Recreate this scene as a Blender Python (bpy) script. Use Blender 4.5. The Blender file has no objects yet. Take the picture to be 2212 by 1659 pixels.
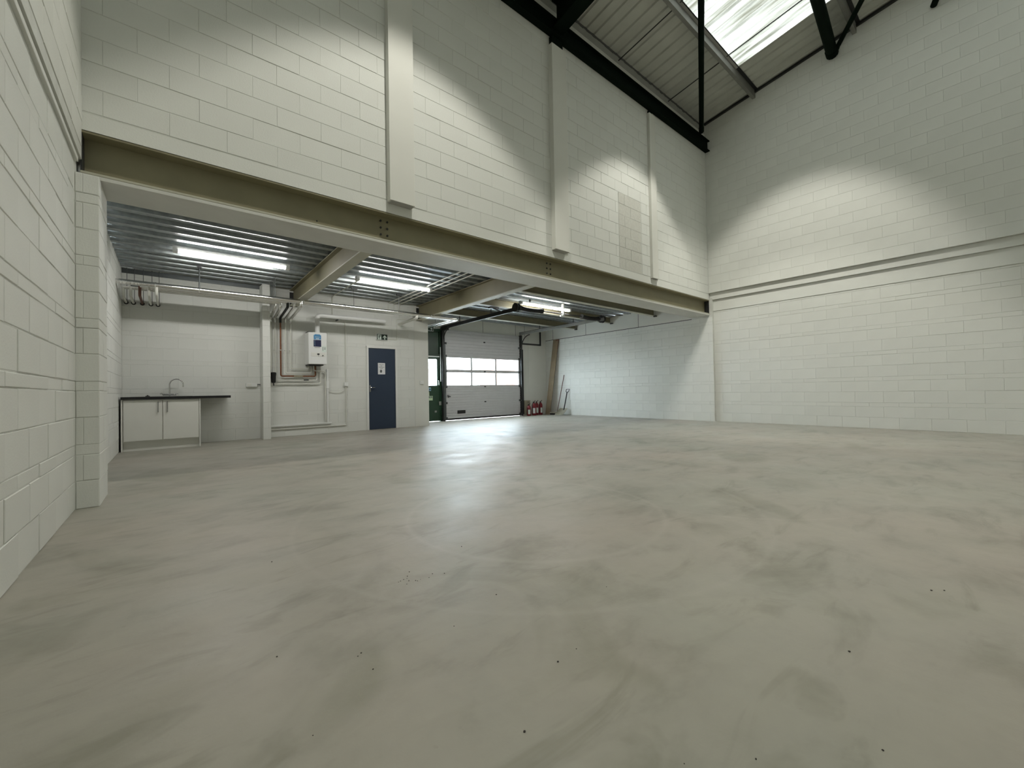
import bpy, bmesh, math, random
from mathutils import Vector, Matrix
random.seed(7)
scn = bpy.context.scene
COL = scn.collection
PI = math.pi

# ------------------------------------------------------------------ camera
def make_camera():
    f, yaw, pit, rol = 886.857, 0.692382, 0.0151123, -0.0180647
    cy, sy = math.cos(yaw), math.sin(yaw)
    F = Vector((sy*math.cos(pit), cy*math.cos(pit), math.sin(pit)))
    R = Vector((cy, -sy, 0)); U = R.cross(F)
    c, s = math.cos(rol), math.sin(rol)
    R2 = c*R + s*U; U2 = -s*R + c*U
    cam = bpy.data.cameras.new('camera'); cam.sensor_width = 36; cam.lens = f*36/2212
    cam.clip_start = .02; cam.clip_end = 300
    o = bpy.data.objects.new('camera', cam); COL.objects.link(o)
    M = Matrix((R2, U2, -F)).transposed().to_4x4(); M.translation = Vector((0, 0, .93))
    o.matrix_world = M
    scn.camera = o
    return F, R2, U2, f
CF, CR, CU, CFL = make_camera()
def project(p):
    d = Vector(p)-Vector((0, 0, .93)); z = d.dot(CF)
    if z < .05: return None
    return (1106+CFL*d.dot(CR)/z, 829.5-CFL*d.dot(CU)/z, z)

# ------------------------------------------------------------------ world, exposure
w = bpy.data.worlds.new('world'); scn.world = w; w.use_nodes = True
bg = w.node_tree.nodes['Background']
bg.inputs[0].default_value = (.86, .94, 1.0, 1); bg.inputs[1].default_value = 24.0
vs = scn.view_settings
scn.display_settings.display_device = 'sRGB'
vs.view_transform = 'Standard'; vs.look = 'None'; vs.gamma = 1; vs.use_curve_mapping = False
vs.exposure = 0.30
HIGHBAY_W = 610.0      # lamps of the high bays (spots inside their reflectors)
TUBE_E = 48.0            # emission of the fluorescent diffusers

# ------------------------------------------------------------------ materials
def nt(name):
    m = bpy.data.materials.new(name); m.use_nodes = True
    t = m.node_tree; return m, t, t.nodes['Principled BSDF']
def mat(name, col, rough=.6, metal=0, var=.04, vscale=6, bump=0, bscale=60, spec=.5, rnd=0):
    m, t, b = nt(name); N, L = t.nodes, t.links
    b.inputs['Roughness'].default_value = rough; b.inputs['Metallic'].default_value = metal
    b.inputs['Specular IOR Level'].default_value = spec
    tc = N.new('ShaderNodeTexCoord'); n = N.new('ShaderNodeTexNoise'); n.inputs['Scale'].default_value = vscale
    n.inputs['Detail'].default_value = 4
    L.new(tc.outputs['Object'], n.inputs['Vector'])
    mr = N.new('ShaderNodeMapRange'); mr.inputs[1].default_value = .3; mr.inputs[2].default_value = .7
    mr.inputs[3].default_value = 1-var; mr.inputs[4].default_value = 1+var
    L.new(n.outputs['Fac'], mr.inputs[0])
    fac = mr.outputs[0]
    if rnd:
        oi = N.new('ShaderNodeObjectInfo'); r2 = N.new('ShaderNodeMapRange')
        r2.inputs[3].default_value = 1-rnd; r2.inputs[4].default_value = 1+rnd
        L.new(oi.outputs['Random'], r2.inputs[0])
        mm = N.new('ShaderNodeMath'); mm.operation = 'MULTIPLY'
        L.new(fac, mm.inputs[0]); L.new(r2.outputs[0], mm.inputs[1]); fac = mm.outputs[0]
    mx = N.new('ShaderNodeVectorMath'); mx.operation = 'SCALE'; mx.inputs[0].default_value = col[:3]
    L.new(fac, mx.inputs['Scale']); L.new(mx.outputs[0], b.inputs['Base Color'])
    if bump:
        n2 = N.new('ShaderNodeTexNoise'); n2.inputs['Scale'].default_value = bscale; n2.inputs['Detail'].default_value = 3
        L.new(tc.outputs['Object'], n2.inputs['Vector'])
        bp = N.new('ShaderNodeBump'); bp.inputs['Strength'].default_value = bump; bp.inputs['Distance'].default_value = .01
        L.new(n2.outputs['Fac'], bp.inputs['Height']); L.new(bp.outputs[0], b.inputs['Normal'])
    return m
def emit(name, col, e):
    m, t, b = nt(name); b.inputs['Base Color'].default_value = (*col, 1)
    b.inputs['Emission Color'].default_value = (*col, 1); b.inputs['Emission Strength'].default_value = e
    return m
M = {}
M['paint'] = mat('painted_block', (.71, .72, .68), .75, var=.025, vscale=1.2, bump=.12, bscale=70, rnd=.013)
M['mortar'] = mat('painted_mortar', (.63, .64, .60), .85, var=.06, vscale=9, bump=.2, bscale=50)
M['plaster'] = mat('painted_board', (.71, .71, .66), .7, var=.02, vscale=2)
M['soffit'] = mat('white_soffit', (.62, .62, .58), .55, var=.05, vscale=3)
M['khaki'] = mat('khaki_steel', (.225, .205, .125), .5, var=.06, vscale=4)
M['khakiw'] = mat('khaki_pale_steel', (.46, .45, .36), .5, var=.06, vscale=4)
M['green'] = mat('dark_green_steel', (.003, .008, .0045), .7, var=.1, spec=.06)
M['doorgreen'] = mat('green_door_paint', (.010, .045, .020), .4, var=.06)
M['liner'] = mat('roof_liner', (.52, .53, .48), .6, var=.08, vscale=2.5)
M['flash'] = mat('grey_flashing', (.38, .38, .36), .6, var=.05)
M['purlin'] = mat('galvanised_purlin', (.25, .25, .23), .5, metal=.4, var=.08)
M['dark'] = mat('dark_steel', (.02, .022, .022), .45, var=.1)
M['galvd'] = mat('dull_galvanised', (.10, .11, .11), .42, metal=.7, var=.1)
M['black'] = mat('black_plastic', (.008, .008, .009), .4)
M['white'] = mat('white_gloss', (.78, .79, .77), .3, var=.01)
M['pipew'] = mat('painted_pipe', (.68, .68, .62), .45, var=.03)
M['foil'] = mat('foil_lagging', (.86, .86, .84), .22, metal=1, var=.06, vscale=9, bump=.25, bscale=30)
M['copper'] = mat('copper', (.24, .105, .055), .45, metal=.7, var=.15, vscale=8)
M['chrome'] = mat('chrome', (.62, .62, .62), .12, metal=1)
M['brush'] = mat('brushed_steel', (.35, .35, .34), .35, metal=.9)
M['blue'] = mat('blue_door_paint', (.020, .036, .068), .5, var=.06, vscale=2)
M['frame'] = mat('white_frame', (.75, .75, .72), .4, var=.01)
M['paper'] = mat('paper', (.75, .76, .77), .8, var=.01)
M['ink'] = mat('grey_ink', (.12, .12, .12), .8)
M['signgreen'] = mat('sign_dark_green', (.003, .018, .008), .4)
M['signwhite'] = mat('sign_white', (.70, .78, .72), .5, var=.01)
M['lblue'] = mat('sticker_light_blue', (.07, .26, .50), .4, var=.02)
M['navy'] = mat('sticker_navy', (.006, .010, .06), .4, var=.02)
M['red'] = mat('extinguisher_red', (.20, .010, .018), .35, var=.05)
M['wood'] = mat('plank_wood', (.235, .18, .11), .7, var=.15, vscale=3)
M['handlewood'] = mat('brown_handle_wood', (.12, .055, .035), .6, var=.1)
M['card'] = mat('cardboard', (.33, .30, .22), .85, var=.06)
M['spade'] = mat('dusty_steel', (.30, .285, .22), .6, var=.12, vscale=14)
M['panel'] = mat('door_panel', (.60, .60, .61), .4, var=.02)
M['rubber'] = mat('rubber', (.015, .015, .015), .8)
M['grit'] = mat('grit', (.04, .035, .03), .9)
M['cupb'] = mat('white_cupboard', (.74, .74, .69), .4, var=.01)
M['blockwork_patch'] = mat('painted_patch_block', (.60, .60, .55), .9, var=.05, vscale=20, bump=.5, bscale=60)
M['asphalt'] = mat('pale_concrete_yard', (.42, .42, .42), .9, var=.1)
M['brickpink'] = mat('far_brick', (.42, .25, .20), .9, var=.1)
M['tube'] = emit('lit_diffuser', (1, .98, .94), TUBE_E)
M['lamp'] = emit('lit_lamp', (1, .97, .88), 12)
M['lime'] = mat('sign_pale_green', (.50, .62, .40), .5, var=.01)
M['skyblue'] = mat('sign_pale_blue', (.30, .50, .62), .5, var=.01)

def galv_deck():
    m, t, b = nt('galvanised_deck'); N, L = t.nodes, t.links
    b.inputs['Metallic'].default_value = .6
    tc = N.new('ShaderNodeTexCoord')
    n = N.new('ShaderNodeTexNoise'); n.inputs['Scale'].default_value = 14; n.inputs['Detail'].default_value = 3
    L.new(tc.outputs['Object'], n.inputs['Vector'])
    cr = N.new('ShaderNodeValToRGB'); cr.color_ramp.elements[0].color = (.24, .27, .275, 1); cr.color_ramp.elements[1].color = (.36, .39, .395, 1)
    cr.color_ramp.elements[0].position = .3; cr.color_ramp.elements[1].position = .7
    L.new(n.outputs['Fac'], cr.inputs[0]); L.new(cr.outputs[0], b.inputs['Base Color'])
    b.inputs['Roughness'].default_value = .36
    mp = N.new('ShaderNodeMapping'); mp.inputs['Scale'].default_value = (16, 30, 16)
    L.new(tc.outputs['Object'], mp.inputs[0])
    v = N.new('ShaderNodeTexVoronoi'); v.inputs['Scale'].default_value = 1; v.inputs['Randomness'].default_value = .1
    L.new(mp.outputs[0], v.inputs['Vector'])
    bp = N.new('ShaderNodeBump'); bp.inputs['Strength'].default_value = .05; bp.inputs['Distance'].default_value = .005
    L.new(v.outputs['Distance'], bp.inputs['Height']); L.new(bp.outputs[0], b.inputs['Normal'])
    return m
M['deck'] = galv_deck()

def floor_mat():
    m, t, b = nt('dusty_concrete'); N, L = t.nodes, t.links
    tc = N.new('ShaderNodeTexCoord')
    def noise(scale, detail, sc=(1, 1, 1), rot=0, rough=.55, dist=0):
        mp = N.new('ShaderNodeMapping'); mp.inputs['Scale'].default_value = sc; mp.inputs['Rotation'].default_value = (0, 0, rot)
        L.new(tc.outputs['Object'], mp.inputs[0])
        n = N.new('ShaderNodeTexNoise'); n.inputs['Scale'].default_value = scale; n.inputs['Detail'].default_value = detail
        n.inputs['Roughness'].default_value = rough; n.inputs['Distortion'].default_value = dist
        L.new(mp.outputs[0], n.inputs['Vector']); return n.outputs['Fac']
    def ramp(fac, stops):
        r = N.new('ShaderNodeValToRGB'); e = r.color_ramp.elements
        e[0].position, e[0].color = stops[0][0], (*stops[0][1], 1); e[1].position, e[1].color = stops[-1][0], (*stops[-1][1], 1)
        for p, c in stops[1:-1]:
            x = e.new(p); x.color = (*c, 1)
        L.new(fac, r.inputs[0]); return r.outputs[0]
    def mixc(kind, f, a, c):
        x = N.new('ShaderNodeMix'); x.data_type = 'RGBA'; x.blend_type = kind
        if isinstance(f, float): x.inputs[0].default_value = f
        else: L.new(f, x.inputs[0])
        L.new(a, x.inputs[6]); L.new(c, x.inputs[7]); return x.outputs[2]
    base = ramp(noise(.45, 3), [(.35, (.298, .292, .242)), (.65, (.325, .292, .243))])
    # dusty patches and swept streaks
    s1 = ramp(noise(1.6, 5, (1, 1.7, 1), .5, .6, .4), [(.30, (.75, .75, .715)), (.46, (1, 1, 1)), (.62, (1.05, 1.05, 1.04))])
    s2 = ramp(noise(3.2, 4, (.55, 1.6, 1), -.25, .6, .8), [(.29, (.78, .78, .745)), (.43, (1, 1, 1)), (.75, (1.03, 1.03, 1.03))])
    s3 = ramp(noise(9, 4), [(.2, (.93, .93, .92)), (.5, (1, 1, 1)), (.9, (1.04, 1.04, 1.03))])
    s4 = ramp(noise(.9, 6, (1, 1, 1), 0, .5, 1.5), [(.33, (.80, .805, .76)), (.44, (1, 1, 1)), (.9, (1, 1, 1))])
    s5 = ramp(noise(24, 2, (1, 1, 1)), [(.20, (.90, .89, .87)), (.27, (1, 1, 1)), (.9, (1, 1, 1))])
    c = base
    for s in (s1, s2, s3, s4, s5): c = mixc('MULTIPLY', 1.0, c, s)
    # two faint curved scrape marks left by a power float
    sx = N.new('ShaderNodeSeparateXYZ'); L.new(tc.outputs['Object'], sx.inputs[0])
    def arc(cx, cy, r, wd, amt, prev):
        vm = N.new('ShaderNodeVectorMath'); vm.operation = 'DISTANCE'; vm.inputs[1].default_value = (cx, cy, 0)
        L.new(tc.outputs['Object'], vm.inputs[0])
        a = N.new('ShaderNodeMath'); a.operation = 'SUBTRACT'; a.inputs[1].default_value = r; L.new(vm.outputs['Value'], a.inputs[0])
        a2 = N.new('ShaderNodeMath'); a2.operation = 'ABSOLUTE'; L.new(a.outputs[0], a2.inputs[0])
        mr = N.new('ShaderNodeMapRange'); mr.inputs[1].default_value = 0; mr.inputs[2].default_value = wd
        mr.inputs[3].default_value = amt; mr.inputs[4].default_value = 0; L.new(a2.outputs[0], mr.inputs[0])
        rgb = N.new('ShaderNodeRGB'); rgb.outputs[0].default_value = (.40, .375, .325, 1)
        return mixc('MIX', mr.outputs[0], prev, rgb.outputs[0])
    c = arc(2.15, 2.35, .95, .035, .35, c)
    c = arc(2.3, 2.6, 1.75, .03, .22, c)
    c = arc(4.2, 1.9, 1.3, .03, .22, c)
    L.new(c, b.inputs['Base Color'])
    rr = ramp(noise(2.3, 4), [(.3, (.38, .38, .38)), (.7, (.52, .52, .52))])
    L.new(rr, b.inputs['Roughness']); b.inputs['Specular IOR Level'].default_value = .6
    b.inputs['Sheen Weight'].default_value = .14; b.inputs['Sheen Roughness'].default_value = .45; b.inputs['Sheen Tint'].default_value = (.95, .98, 1, 1)
    bp = N.new('ShaderNodeBump'); bp.inputs['Strength'].default_value = .08; bp.inputs['Distance'].default_value = .02
    L.new(noise(12, 5), bp.inputs['Height']); L.new(bp.outputs[0], b.inputs['Normal'])
    return m
M['floor'] = floor_mat()

def skylight_mat():
    m = bpy.data.materials.new('translucent_grp'); m.use_nodes = True; t = m.node_tree; N, L = t.nodes, t.links
    for n in list(N): N.remove(n)
    out = N.new('ShaderNodeOutputMaterial'); tr = N.new('ShaderNodeBsdfTranslucent'); di = N.new('ShaderNodeBsdfDiffuse')
    mx = N.new('ShaderNodeMixShader'); mx.inputs[0].default_value = .12
    tc = N.new('ShaderNodeTexCoord'); mp = N.new('ShaderNodeMapping'); mp.inputs['Scale'].default_value = (9, .8, 1)
    n = N.new('ShaderNodeTexNoise'); n.inputs['Scale'].default_value = 1; n.inputs['Detail'].default_value = 5
    L.new(tc.outputs['Object'], mp.inputs[0]); L.new(mp.outputs[0], n.inputs['Vector'])
    r = N.new('ShaderNodeValToRGB'); r.color_ramp.elements[0].position = .32; r.color_ramp.elements[1].position = .6
    r.color_ramp.elements[0].color = (.020, .0195, .0145, 1); r.color_ramp.elements[1].color = (.070, .069, .061, 1)
    L.new(n.outputs['Fac'], r.inputs[0]); L.new(r.outputs[0], tr.inputs[0]); di.inputs[0].default_value = (.6, .6, .55, 1)
    L.new(tr.outputs[0], mx.inputs[1]); L.new(di.outputs[0], mx.inputs[2]); L.new(mx.outputs[0], out.inputs[0])
    return m
M['grp'] = skylight_mat()
def glass_mat():
    m = bpy.data.materials.new('clear_glazing'); m.use_nodes = True; t = m.node_tree; N, L = t.nodes, t.links
    for n in list(N): N.remove(n)
    out = N.new('ShaderNodeOutputMaterial'); tr = N.new('ShaderNodeBsdfTransparent'); gl = N.new('ShaderNodeBsdfGlossy')
    gl.inputs['Roughness'].default_value = .05; tr.inputs[0].default_value = (.88, .91, .92, 1)
    mx = N.new('ShaderNodeMixShader'); mx.inputs[0].default_value = .06
    L.new(tr.outputs[0], mx.inputs[1]); L.new(gl.outputs[0], mx.inputs[2]); L.new(mx.outputs[0], out.inputs[0])
    return m
M['glass'] = glass_mat()

# ------------------------------------------------------------------ mesh builder
class MB:
    def __init__(s): s.v, s.f = [], []
    def add(s, vs, fs):
        b = len(s.v); s.v += [tuple(p) for p in vs]; s.f += [tuple(i+b for i in f) for f in fs]; return s
    def box(s, x0, x1, y0, y1, z0, z1):
        return s.add([(x0,y0,z0),(x1,y0,z0),(x1,y1,z0),(x0,y1,z0),(x0,y0,z1),(x1,y0,z1),(x1,y1,z1),(x0,y1,z1)],
                     [(0,3,2,1),(4,5,6,7),(0,1,5,4),(1,2,6,5),(2,3,7,6),(3,0,4,7)])
    def bbox(s, x0, x1, y0, y1, z0, z1, b=.004):
        """box with chamfered edges"""
        bm = bmesh.new(); bmesh.ops.create_cube(bm, size=1)
        for v in bm.verts: v.co = Vector((x0+(v.co.x+.5)*(x1-x0), y0+(v.co.y+.5)*(y1-y0), z0+(v.co.z+.5)*(z1-z0)))
        b = min(b, .45*min(abs(x1-x0), abs(y1-y0), abs(z1-z0)))
        bmesh.ops.bevel(bm, geom=bm.edges[:], offset=b, segments=2, affect='EDGES', profile=.6)
        s.bm(bm); return s
    def bm(s, bm):
        bm.verts.index_update()
        s.add([v.co[:] for v in bm.verts], [[v.index for v in f.verts] for f in bm.faces]); bm.free(); return s
    def prism(s, poly, axis, a0, a1):
        """2-D polygon extruded along axis; poly coords are the other two axes in xyz order"""
        n = len(poly)
        def P(p, a):
            return (a, p[0], p[1]) if axis == 'x' else (p[0], a, p[1]) if axis == 'y' else (p[0], p[1], a)
        vs = [P(p, a0) for p in poly]+[P(p, a1) for p in poly]
        fs = [tuple(range(n))[::-1], tuple(range(n, 2*n))]+[(i, (i+1) % n, (i+1) % n+n, i+n) for i in range(n)]
        return s.add(vs, fs)
    def tube(s, pts, r, n=10, cap=True, fillet=0, fs=4):
        pts = [Vector(p) for p in pts]
        if fillet:
            q = [pts[0]]
            for a, b, c in zip(pts, pts[1:], pts[2:]):
                d1 = (a-b); d2 = (c-b); k = min(fillet, .45*d1.length, .45*d2.length)
                p0 = b+d1.normalized()*k; p2 = b+d2.normalized()*k
                for i in range(fs+1):
                    u = i/fs; q.append((1-u)**2*p0+2*u*(1-u)*b+u*u*p2)
            q.append(pts[-1]); pts = q
        rr = r if isinstance(r, (list, tuple)) else [r]*len(pts)
        t0 = (pts[1]-pts[0]).normalized()
        up = Vector((0, 0, 1)) if abs(t0.z) < .9 else Vector((1, 0, 0))
        nrm = t0.cross(up).normalized(); vs = []
        for i, p in enumerate(pts):
            if i == 0: t = t0
            elif i == len(pts)-1: t = (p-pts[i-1]).normalized()
            else: t = ((p-pts[i-1]).normalized()+(pts[i+1]-p).normalized()).normalized()
            nrm = (nrm-t*nrm.dot(t)).normalized(); bn = t.cross(nrm)
            for k in range(n):
                a = 2*PI*k/n; vs.append(p+(nrm*math.cos(a)+bn*math.sin(a))*rr[i])
        fs_ = []
        for i in range(len(pts)-1):
            for k in range(n):
                fs_.append((i*n+k, i*n+(k+1) % n, (i+1)*n+(k+1) % n, (i+1)*n+k))
        if cap:
            fs_.append(tuple(range(n))[::-1]); fs_.append(tuple(range((len(pts)-1)*n, len(pts)*n)))
        return s.add(vs, fs_)
    def lathe(s, prof, cx, cy, cz, n=20, axis='z'):
        vs, fs = [], []
        for r, h in prof:
            for k in range(n):
                a = 2*PI*k/n; p = (r*math.cos(a), r*math.sin(a), h)
                if axis == 'x': p = (p[2], p[0], p[1])
                if axis == 'y': p = (p[0], p[2], p[1])
                vs.append((cx+p[0], cy+p[1], cz+p[2]))
        for i in range(len(prof)-1):
            for k in range(n): fs.append((i*n+k, i*n+(k+1) % n, (i+1)*n+(k+1) % n, (i+1)*n+k))
        fs.append(tuple(range(n))[::-1]); fs.append(tuple(range((len(prof)-1)*n, len(prof)*n)))
        return s.add(vs, fs)
    def build(s, name, m, parent=None, smooth=False, off=None):
        o0 = off if off is not None else (WLOC.get(parent.name, Vector()) if parent else Vector())
        me = bpy.data.meshes.new(name); me.from_pydata([Vector(p)-o0 for p in s.v], [], s.f); me.update()
        bm = bmesh.new(); bm.from_mesh(me); bmesh.ops.recalc_face_normals(bm, faces=bm.faces); bm.to_mesh(me); bm.free()
        if smooth:
            for p in me.polygons: p.use_smooth = True
            me.set_sharp_from_angle(angle=math.radians(40))
        me.materials.append(M[m] if isinstance(m, str) else m)
        o = bpy.data.objects.new(name, me); COL.objects.link(o)
        if parent: o.parent = parent; WLOC[o.name] = WLOC.get(parent.name, Vector())
        else: WLOC[o.name] = Vector()
        return o
WLOC = {}
def ibeam(axis, a0, a1, c, z0, z1, wd, tf=.02, tw=.012):
    """I section; c is the centre in the other horizontal axis"""
    h = wd/2
    poly = [(c-h,z0),(c+h,z0),(c+h,z0+tf),(c+tw,z0+tf),(c+tw,z1-tf),(c+h,z1-tf),(c+h,z1),(c-h,z1),(c-h,z1-tf),(c-tw,z1-tf),(c-tw,z0+tf),(c-h,z0+tf)]
    return MB().prism(poly, axis, a0, a1)
def tag(o, label, cat, group=None, kind=None):
    o['label'] = label; o['category'] = cat
    if group: o['group'] = group
    if kind: o['kind'] = kind
    return o
def struct(o, label=None):
    o['kind'] = 'structure'
    if label: o['label'] = label
    return o
def thing(name, loc, label, cat, group=None):
    o = bpy.data.objects.new(name, None); COL.objects.link(o); o.location = loc; o.empty_display_size = .1
    WLOC[o.name] = Vector(loc); return tag(o, label, cat, group)

# ------------------------------------------------------------------ blockwork
MESHC = {}
def block_mesh(axis, sgn, L, H, D, ch):
    """block whose face looks along axis*sgn; origin at the face centre"""
    key = (axis, sgn, round(L, 3), round(H, 3), D)
    if key in MESHC: return MESHC[key]
    l, h = L/2, H/2; vs = []
    for (a, b, d) in [(-l,-h,-D),(l,-h,-D),(l,h,-D),(-l,h,-D),(-l,-h,-ch),(l,-h,-ch),(l,h,-ch),(-l,h,-ch),(-l+ch,-h+ch,0),(l-ch,-h+ch,0),(l-ch,h-ch,0),(-l+ch,h-ch,0)]:
        d *= sgn
        vs.append((d, a, b) if axis == 'x' else (a, d, b))
    fs = [(8,9,10,11)]
    for i in range(4):
        j = (i+1) % 4; fs += [(i, j, j+4, i+4), (i+4, j+4, j+8, i+8)]
    if (axis == 'x') != (sgn < 0): pass
    me = bpy.data.meshes.new('block'); me.from_pydata(vs, [], fs); me.update()
    bm = bmesh.new(); bm.from_mesh(me)
    bm.normal_update()
    want = Vector((sgn, 0, 0)) if axis == 'x' else Vector((0, sgn, 0))
    bm.faces.ensure_lookup_table()
    if bm.faces[0].normal.dot(want) < 0: bmesh.ops.reverse_faces(bm, faces=bm.faces)
    bm.to_mesh(me); bm.free(); me.materials.append(M['paint'])
    MESHC[key] = me; return me
def lay(parent, axis, sgn, plane, u0, u1, courses, pitch=.455, off=0, holes=(), D=.004, joint=.006, jit=.0015, limit=298, perp=(.12, .12, .45, .8)):
    """lay blocks on a wall face; courses = list of z joints; holes = (u0,u1,z0,z1)"""
    specs = []
    for ci, (z0, z1) in enumerate(zip(courses, courses[1:])):
        if z1-z0 < .02: continue
        st = off+(pitch/2 if ci % 2 else 0)
        k = math.floor((u0-st)/pitch); u = st+k*pitch
        while u < u1:
            a, b = max(u, u0), min(u+pitch, u1)
            if b-a > .03:
                segs = [(a, b, z0, z1)]
                for (h0, h1, g0, g1) in holes:
                    ns = []
                    for (a_, b_, c_, d_) in segs:
                        if b_ <= h0+.001 or a_ >= h1-.001 or d_ <= g0+.001 or c_ >= g1-.001: ns.append((a_, b_, c_, d_)); continue
                        if a_ < h0: ns.append((a_, h0, c_, d_))
                        if b_ > h1: ns.append((h1, b_, c_, d_))
                        m0, m1 = max(a_, h0), min(b_, h1)
                        if c_ < g0: ns.append((m0, m1, c_, g0))
                        if d_ > g1: ns.append((m0, m1, g1, d_))
                    segs = [s_ for s_ in ns if s_[1]-s_[0] > .025 and s_[3]-s_[2] > .025]
                specs += segs
            u += pitch
    out = []
    for (a, b, c, d) in specs:
        p = ((plane, (a+b)/2, (c+d)/2) if axis == 'x' else ((a+b)/2, plane, (c+d)/2))
        q = project(p); vis = q and -60 < q[0] < 2272 and -60 < q[1] < 1719
        sz = (b-a)*(d-c)/(q[2]**2) if q else 0
        out.append((0 if vis else 1, -sz, a, b, c, d, p))
    out.sort(key=lambda t: t[:2])
    stuff = MB(); off0 = WLOC.get(parent.name, Vector())
    for i, (vis, sz, a, b, c, d, p) in enumerate(out):
        j1 = joint*(random.choice(perp) if c > 0 else 1); j2 = joint*random.choice((.5, .8, 1.0, 1.4))
        L, H = round(b-a-j1, 3), round(d-c-j2, 3)
        if L < .02 or H < .02: continue
        dz = random.uniform(-jit, jit)*sgn
        me = block_mesh(axis, sgn, L, H, D+.006, .003)
        pp = Vector(p)-off0
        if axis == 'x': pp.x += dz
        else: pp.y += dz
        if i < limit and vis == 0:
            o = bpy.data.objects.new('block', me); COL.objects.link(o); o.parent = parent; o.location = pp
        else:
            stuff.add([Vector(v.co)+pp+off0 for v in me.vertices], [tuple(f.vertices) for f in me.polygons])
    if stuff.v:
        s = stuff.build('distant_blocks', 'paint', parent); s['kind'] = 'stuff'

# measured planes (metres)
XL, XR, YB, YK, YF = -.621, 11.225, 5.061, 10.20, 11.36
ZT, ZB = 2.846, 3.258
XRU, XLU = 11.11, -.588
YN = -7.0              # wall behind the camera
XC = 5.47              # corner of the boiler wall
XM = 11.145            # right wall under the mezzanine
def zr(y, z0=8.03): return z0+.144*(5.06-y)
per = .535
low = sorted([z for k in range(8) for z in (k*per, k*per+.232, k*per+.452)])
def cut(cs, a, b): return [a]+[z for z in cs if a+.03 < z < b-.03]+[b]

# ------------------------------------------------------------------ floor
fl = MB().box(-1.2, 11.8, YN-.3, 11.37, -.2, 0).build('floor', 'floor'); struct(fl, 'dusty pale concrete floor with swept streaks')
# ------------------------------------------------------------------ left wall
wl = MB().box(XL-.25, XL-.004, YN, 5.56, 0, 3.0).build('wall_left', 'mortar'); struct(wl)
lay(wl, 'x', 1, XL, -4.0, 4.98, cut(low, 0, 2.93), off=.13, D=.004, joint=.007, jit=.003)
wl2 = MB().box(XL-.25, XLU-.004, YN, 5.3, 2.995, 9.9).build('wall_left_upper', 'mortar'); struct(wl2)
lay(wl2, 'x', 1, XLU, -4.0, 5.06, [2.995+.1+.228*i for i in range(28)], off=.05, D=.003)
t1 = MB().bbox(XL-.2, XL+.02, YN, 4.98, 2.932, 2.975, .004).build('trim_1', 'paint'); struct(t1, 'painted ledge along the left wall level with the beam')
tb = MB().box(XL-.22, XL-.02, YN, 4.98, 2.97, 3.0).build('recess_back', 'mortar', t1)
# left pier under the beam end
pl = MB().box(XL-.004, -.481, 4.984, 5.536, 0, ZT).build('wall_left_pier', 'mortar'); struct(pl)
lay(pl, 'y', -1, 4.98, XL, -.477, cut(low, 0, ZT), pitch=.455, off=XL+.045-.2275, D=.004, joint=.007)
lay(pl, 'x', 1, -.477, 4.98, 5.54, cut(low, 0, ZT), pitch=.56, off=4.98, D=.004, joint=.007)
# alcove left wall
wa = MB().box(-.95, -.694, 5.5, YK+.2, 0, 3.3).build('wall_alcove_left', 'mortar'); struct(wa)
lay(wa, 'x', 1, -.69, 5.54, YK, cut(low, 0, 3.26), off=.2, D=.003, joint=.004, jit=.001)

# ------------------------------------------------------------------ mezzanine front wall (over the beam)
wm = MB().box(-.8, 11.4, YB+.004, YB+.25, ZB, 7.75).build('wall_mezzanine', 'mortar'); struct(wm)
up = [ZB, 3.42]+[3.42+.2275*i for i in range(1, 20)]
cols = [(2.155, 2.50, 3.39, 7.7), (5.163, 5.52, 3.385, 7.7), (8.30, 8.53, 3.39, 7.7)]
lay(wm, 'y', -1, YB, -.62, XRU, up[1:], off=-.005, holes=[(7.14, 7.98, 3.42, 5.0)], D=.003, joint=.0055, jit=.002, limit=285)
band = MB()
band.box(-.62, XRU, YB, YB+.02, ZB, 3.4095)
band.build('base_course', 'paint', wm)
# re-blocked opening: rougher blocks in a stack between two ragged straight joints
for i in range(7):
    z0 = 3.42+.2275*i
    for a, b in ((7.16, 7.565), (7.575, 7.96)) if i % 2 else ((7.16, 7.36), (7.37, 7.96)):
        y = YB+random.uniform(-.004, .002)
        MB().box(a, b, y, YB+.02, z0+.004, z0+.2235).build('patch_block', 'blockwork_patch', wm)
# ------------------------------------------------------------------ boxed columns on that wall
for i, (a, b, z0, z1) in enumerate(cols):
    d = (.10, .10, .065)[i]
    lab = ('white boxed column on upper wall, widest and leftmost of three', 'white boxed column on upper wall below the dark green rafter', 'narrow white boxed column on upper wall, rightmost of three')[i]
    top = (7.18, 7.03, 7.13)[i]
    c = thing('boxed_column', ((a+b)/2, YB, z0), lab, 'column', None)
    MB().bbox(a, b, YB-d, YB-.001, z0, top, .004).build('casing', 'plaster', c)
    MB().box(a+.02, b-.02, YB-d+.012, YB-.002, z0-.012, z0).build('end_board', 'flash', c)
    if i: MB().box(b, b+.06, YB-.012, YB-.001, z0, top).build('edge_strip', 'plaster', c)
    if i == 1:
        MB().box(a+.03, b-.06, YB-d+.02, YB-.002, top, 7.19).build('column_head', 'green', c)
    if i == 2:
        MB().box(a+.02, a+.11, YB-d+.005, YB-.002, top, 7.19).build('column_head', 'green', c)

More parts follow.
